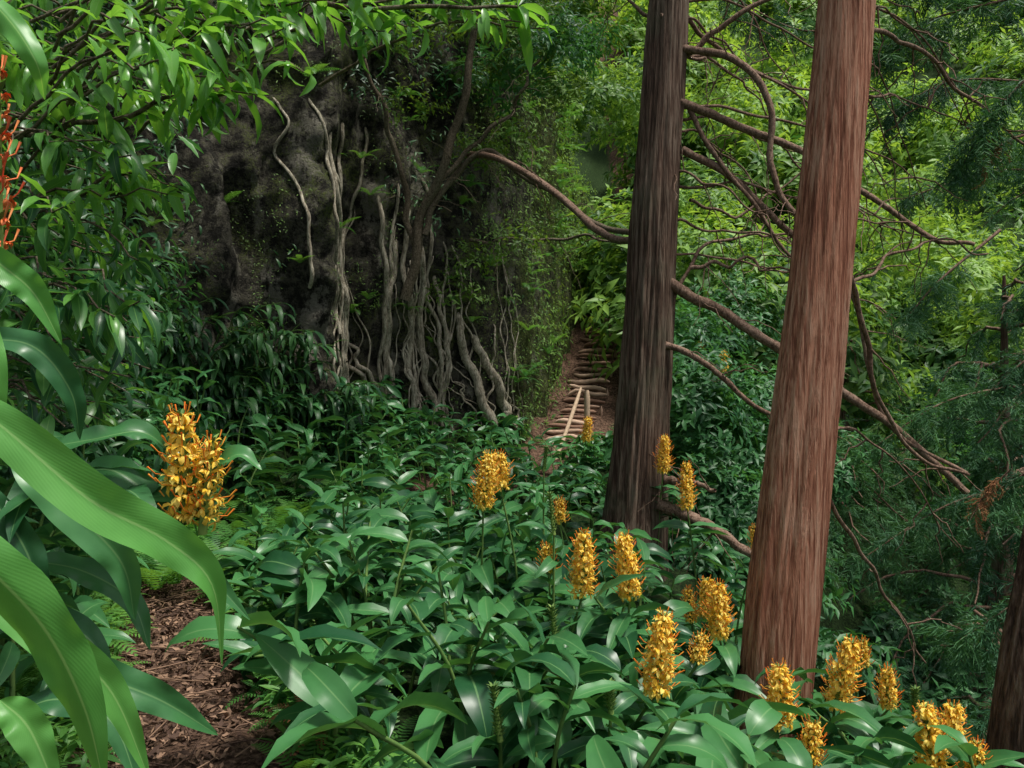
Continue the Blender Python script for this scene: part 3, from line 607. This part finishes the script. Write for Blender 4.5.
# ---------------------------------------------------------------- background vegetation
def place_bg(name,mats,items):
    a=Acc()
    for (c,R,n,L,k,mt,vb) in items: blob(a,c,R,n,L,k,mt,T2,vb=vb)
    return a.build(name,mats)
it=[]
for (u,v,d,r,vb) in [(690,400,11.5,1.0,.5),(720,450,11.5,1.1,.5),(700,500,10.8,.9,.45),(745,410,12.5,1.2,.6),(690,340,13,1.0,.5),(740,520,10.5,.9,.3),(690,560,9.8,.7,.4),(790,470,13,1.4,.35),(730,330,15,1.4,.6)]:
    it.append((S(u,v,d),(r,r,r*.85),int(160*r)+5,.17,9,0,vb))
place_bg('laurel_thicket',[M_mid],it)
it=[]
for i in range(190):
    y=rng.uniform(16,44);u=rng.uniform(620,1150);x=(u-512)/F*y
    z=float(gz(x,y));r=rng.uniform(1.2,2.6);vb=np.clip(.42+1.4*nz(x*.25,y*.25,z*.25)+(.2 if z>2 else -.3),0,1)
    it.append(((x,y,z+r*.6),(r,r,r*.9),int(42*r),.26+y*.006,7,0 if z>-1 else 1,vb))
for i in range(28):
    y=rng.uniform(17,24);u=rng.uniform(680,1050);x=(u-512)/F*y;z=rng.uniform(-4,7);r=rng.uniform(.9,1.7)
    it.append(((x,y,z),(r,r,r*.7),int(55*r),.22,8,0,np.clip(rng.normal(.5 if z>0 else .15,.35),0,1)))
for (u,v,d,r) in [(960,285,13,1.1),(990,330,13.5,1.),(930,250,14,1.),(950,190,15,1.1),(710,30,17,1.3),(730,110,17,1.2),(900,230,16,1.1),(700,250,16,.9)]:  # clumps in the palest leaf tone, painting sky-lit patches by colour
    it.append((S(u,v,d),(r,r,r*.7),int(70*r),.19,8,0,1.))
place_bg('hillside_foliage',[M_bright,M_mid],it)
it=[]
for i in range(18):
    y=rng.uniform(23,29);u=rng.uniform(550,650);v=rng.uniform(-80,200);it.append((S(u,v,y),(1.4,1.4,1.2),70,.26,8,0,.4))
place_bg('hillside_foliage',[M_bright],it)
it=[]
for i in range(95):
    y=rng.uniform(5,17);x=pathx(y)+rng.uniform(4.2,13);
    if x/y>.95: continue
    r=rng.uniform(.5,1.);it.append(((x,y,float(gz(x,y))+.1),(r,r,r*.7),int(45*r)+8,.2,7,0,rng.uniform(.1,.6)))
place_bg('slope_undergrowth',[M_mid],it)

# ---------------------------------------------------------------- timber steps and handrail
e=bpy.data.objects.new('timber_steps',None);bpy.context.scene.collection.objects.link(e)
for i in range(23):
    y=14.3+i*.2;x=float(pathx(y));z=float(np.interp(y,ZY,ZZ))+.08;a=Acc();w=rng.uniform(.32,.42)
    P=np.array([[x-w,y+.10,z],[x-.15,y+.03,z+.01],[x+.15,y-.03,z],[x+w,y-.1,z-.01]])+rng.normal(0,.02,(4,3));rr=rng.uniform(.036,.052);tube(a,cr(P,8),[.02]+[rr]*6+[.02],8,rng.random(),0,rough=.2)
    if i%3==0: tube(a,cr([P[3]+[.03,0,-.25],P[3]+[.03,0,.03]],4),[.03,.03,.03,.01],6,.5)
    a.build('tread_log',[M_wood],parent=e)
e=bpy.data.objects.new('handrail',None);bpy.context.scene.collection.objects.link(e)
for pts,r in [([(587,440,13.6),(587,390,13.6)],.05),([(550,475,13.0),(566,432,13.6),(581,388,14.3)],.035),([(553,470,13.1),(553,440,13.1)],.04)]:
    a=Acc();P=cr([S(*q) for q in pts],8);tube(a,P,[r*.6]+[r]*6+[r*.6],8,.6,0,rough=.1);a.build('rail_pole',[M_pole],parent=e)

# ---------------------------------------------------------------- light, sky, camera
w=bpy.data.worlds.new('World');bpy.context.scene.world=w;w.use_nodes=True;nt=w.node_tree
sun=Vector((.32,-.16,.93)).normalized()
sk=nt.nodes.new('ShaderNodeTexSky');sk.sky_type='NISHITA';sk.sun_disc=False;sk.sun_elevation=math.asin(sun.z);sk.sun_rotation=math.atan2(sun.x,sun.y);sk.dust_density=3
hs=nt.nodes.new('ShaderNodeHueSaturation');hs.inputs['Saturation'].default_value=.5
bg=nt.nodes['Background'];bg.inputs[1].default_value=.15;nt.links.new(sk.outputs[0],hs.inputs['Color']);nt.links.new(hs.outputs[0],bg.inputs[0])
L=bpy.data.lights.new('sun','SUN');L.energy=4.5;L.angle=math.radians(9);L.color=(1,.96,.88);lo=bpy.data.objects.new('sun',L);lo.rotation_euler=sun.to_track_quat('Z','Y').to_euler();bpy.context.scene.collection.objects.link(lo)
cam=bpy.data.cameras.new('camera');cam.sensor_width=36;cam.lens=36*F/1024;cam.clip_end=1000;cam.clip_start=.05
co=bpy.data.objects.new('camera',cam);co.location=(0,0,EYE);co.rotation_euler=(math.radians(90),0,0);bpy.context.scene.collection.objects.link(co);bpy.context.scene.camera=co
sc=bpy.context.scene;sc.view_settings.view_transform='Standard';sc.view_settings.look='None';sc.view_settings.exposure=0
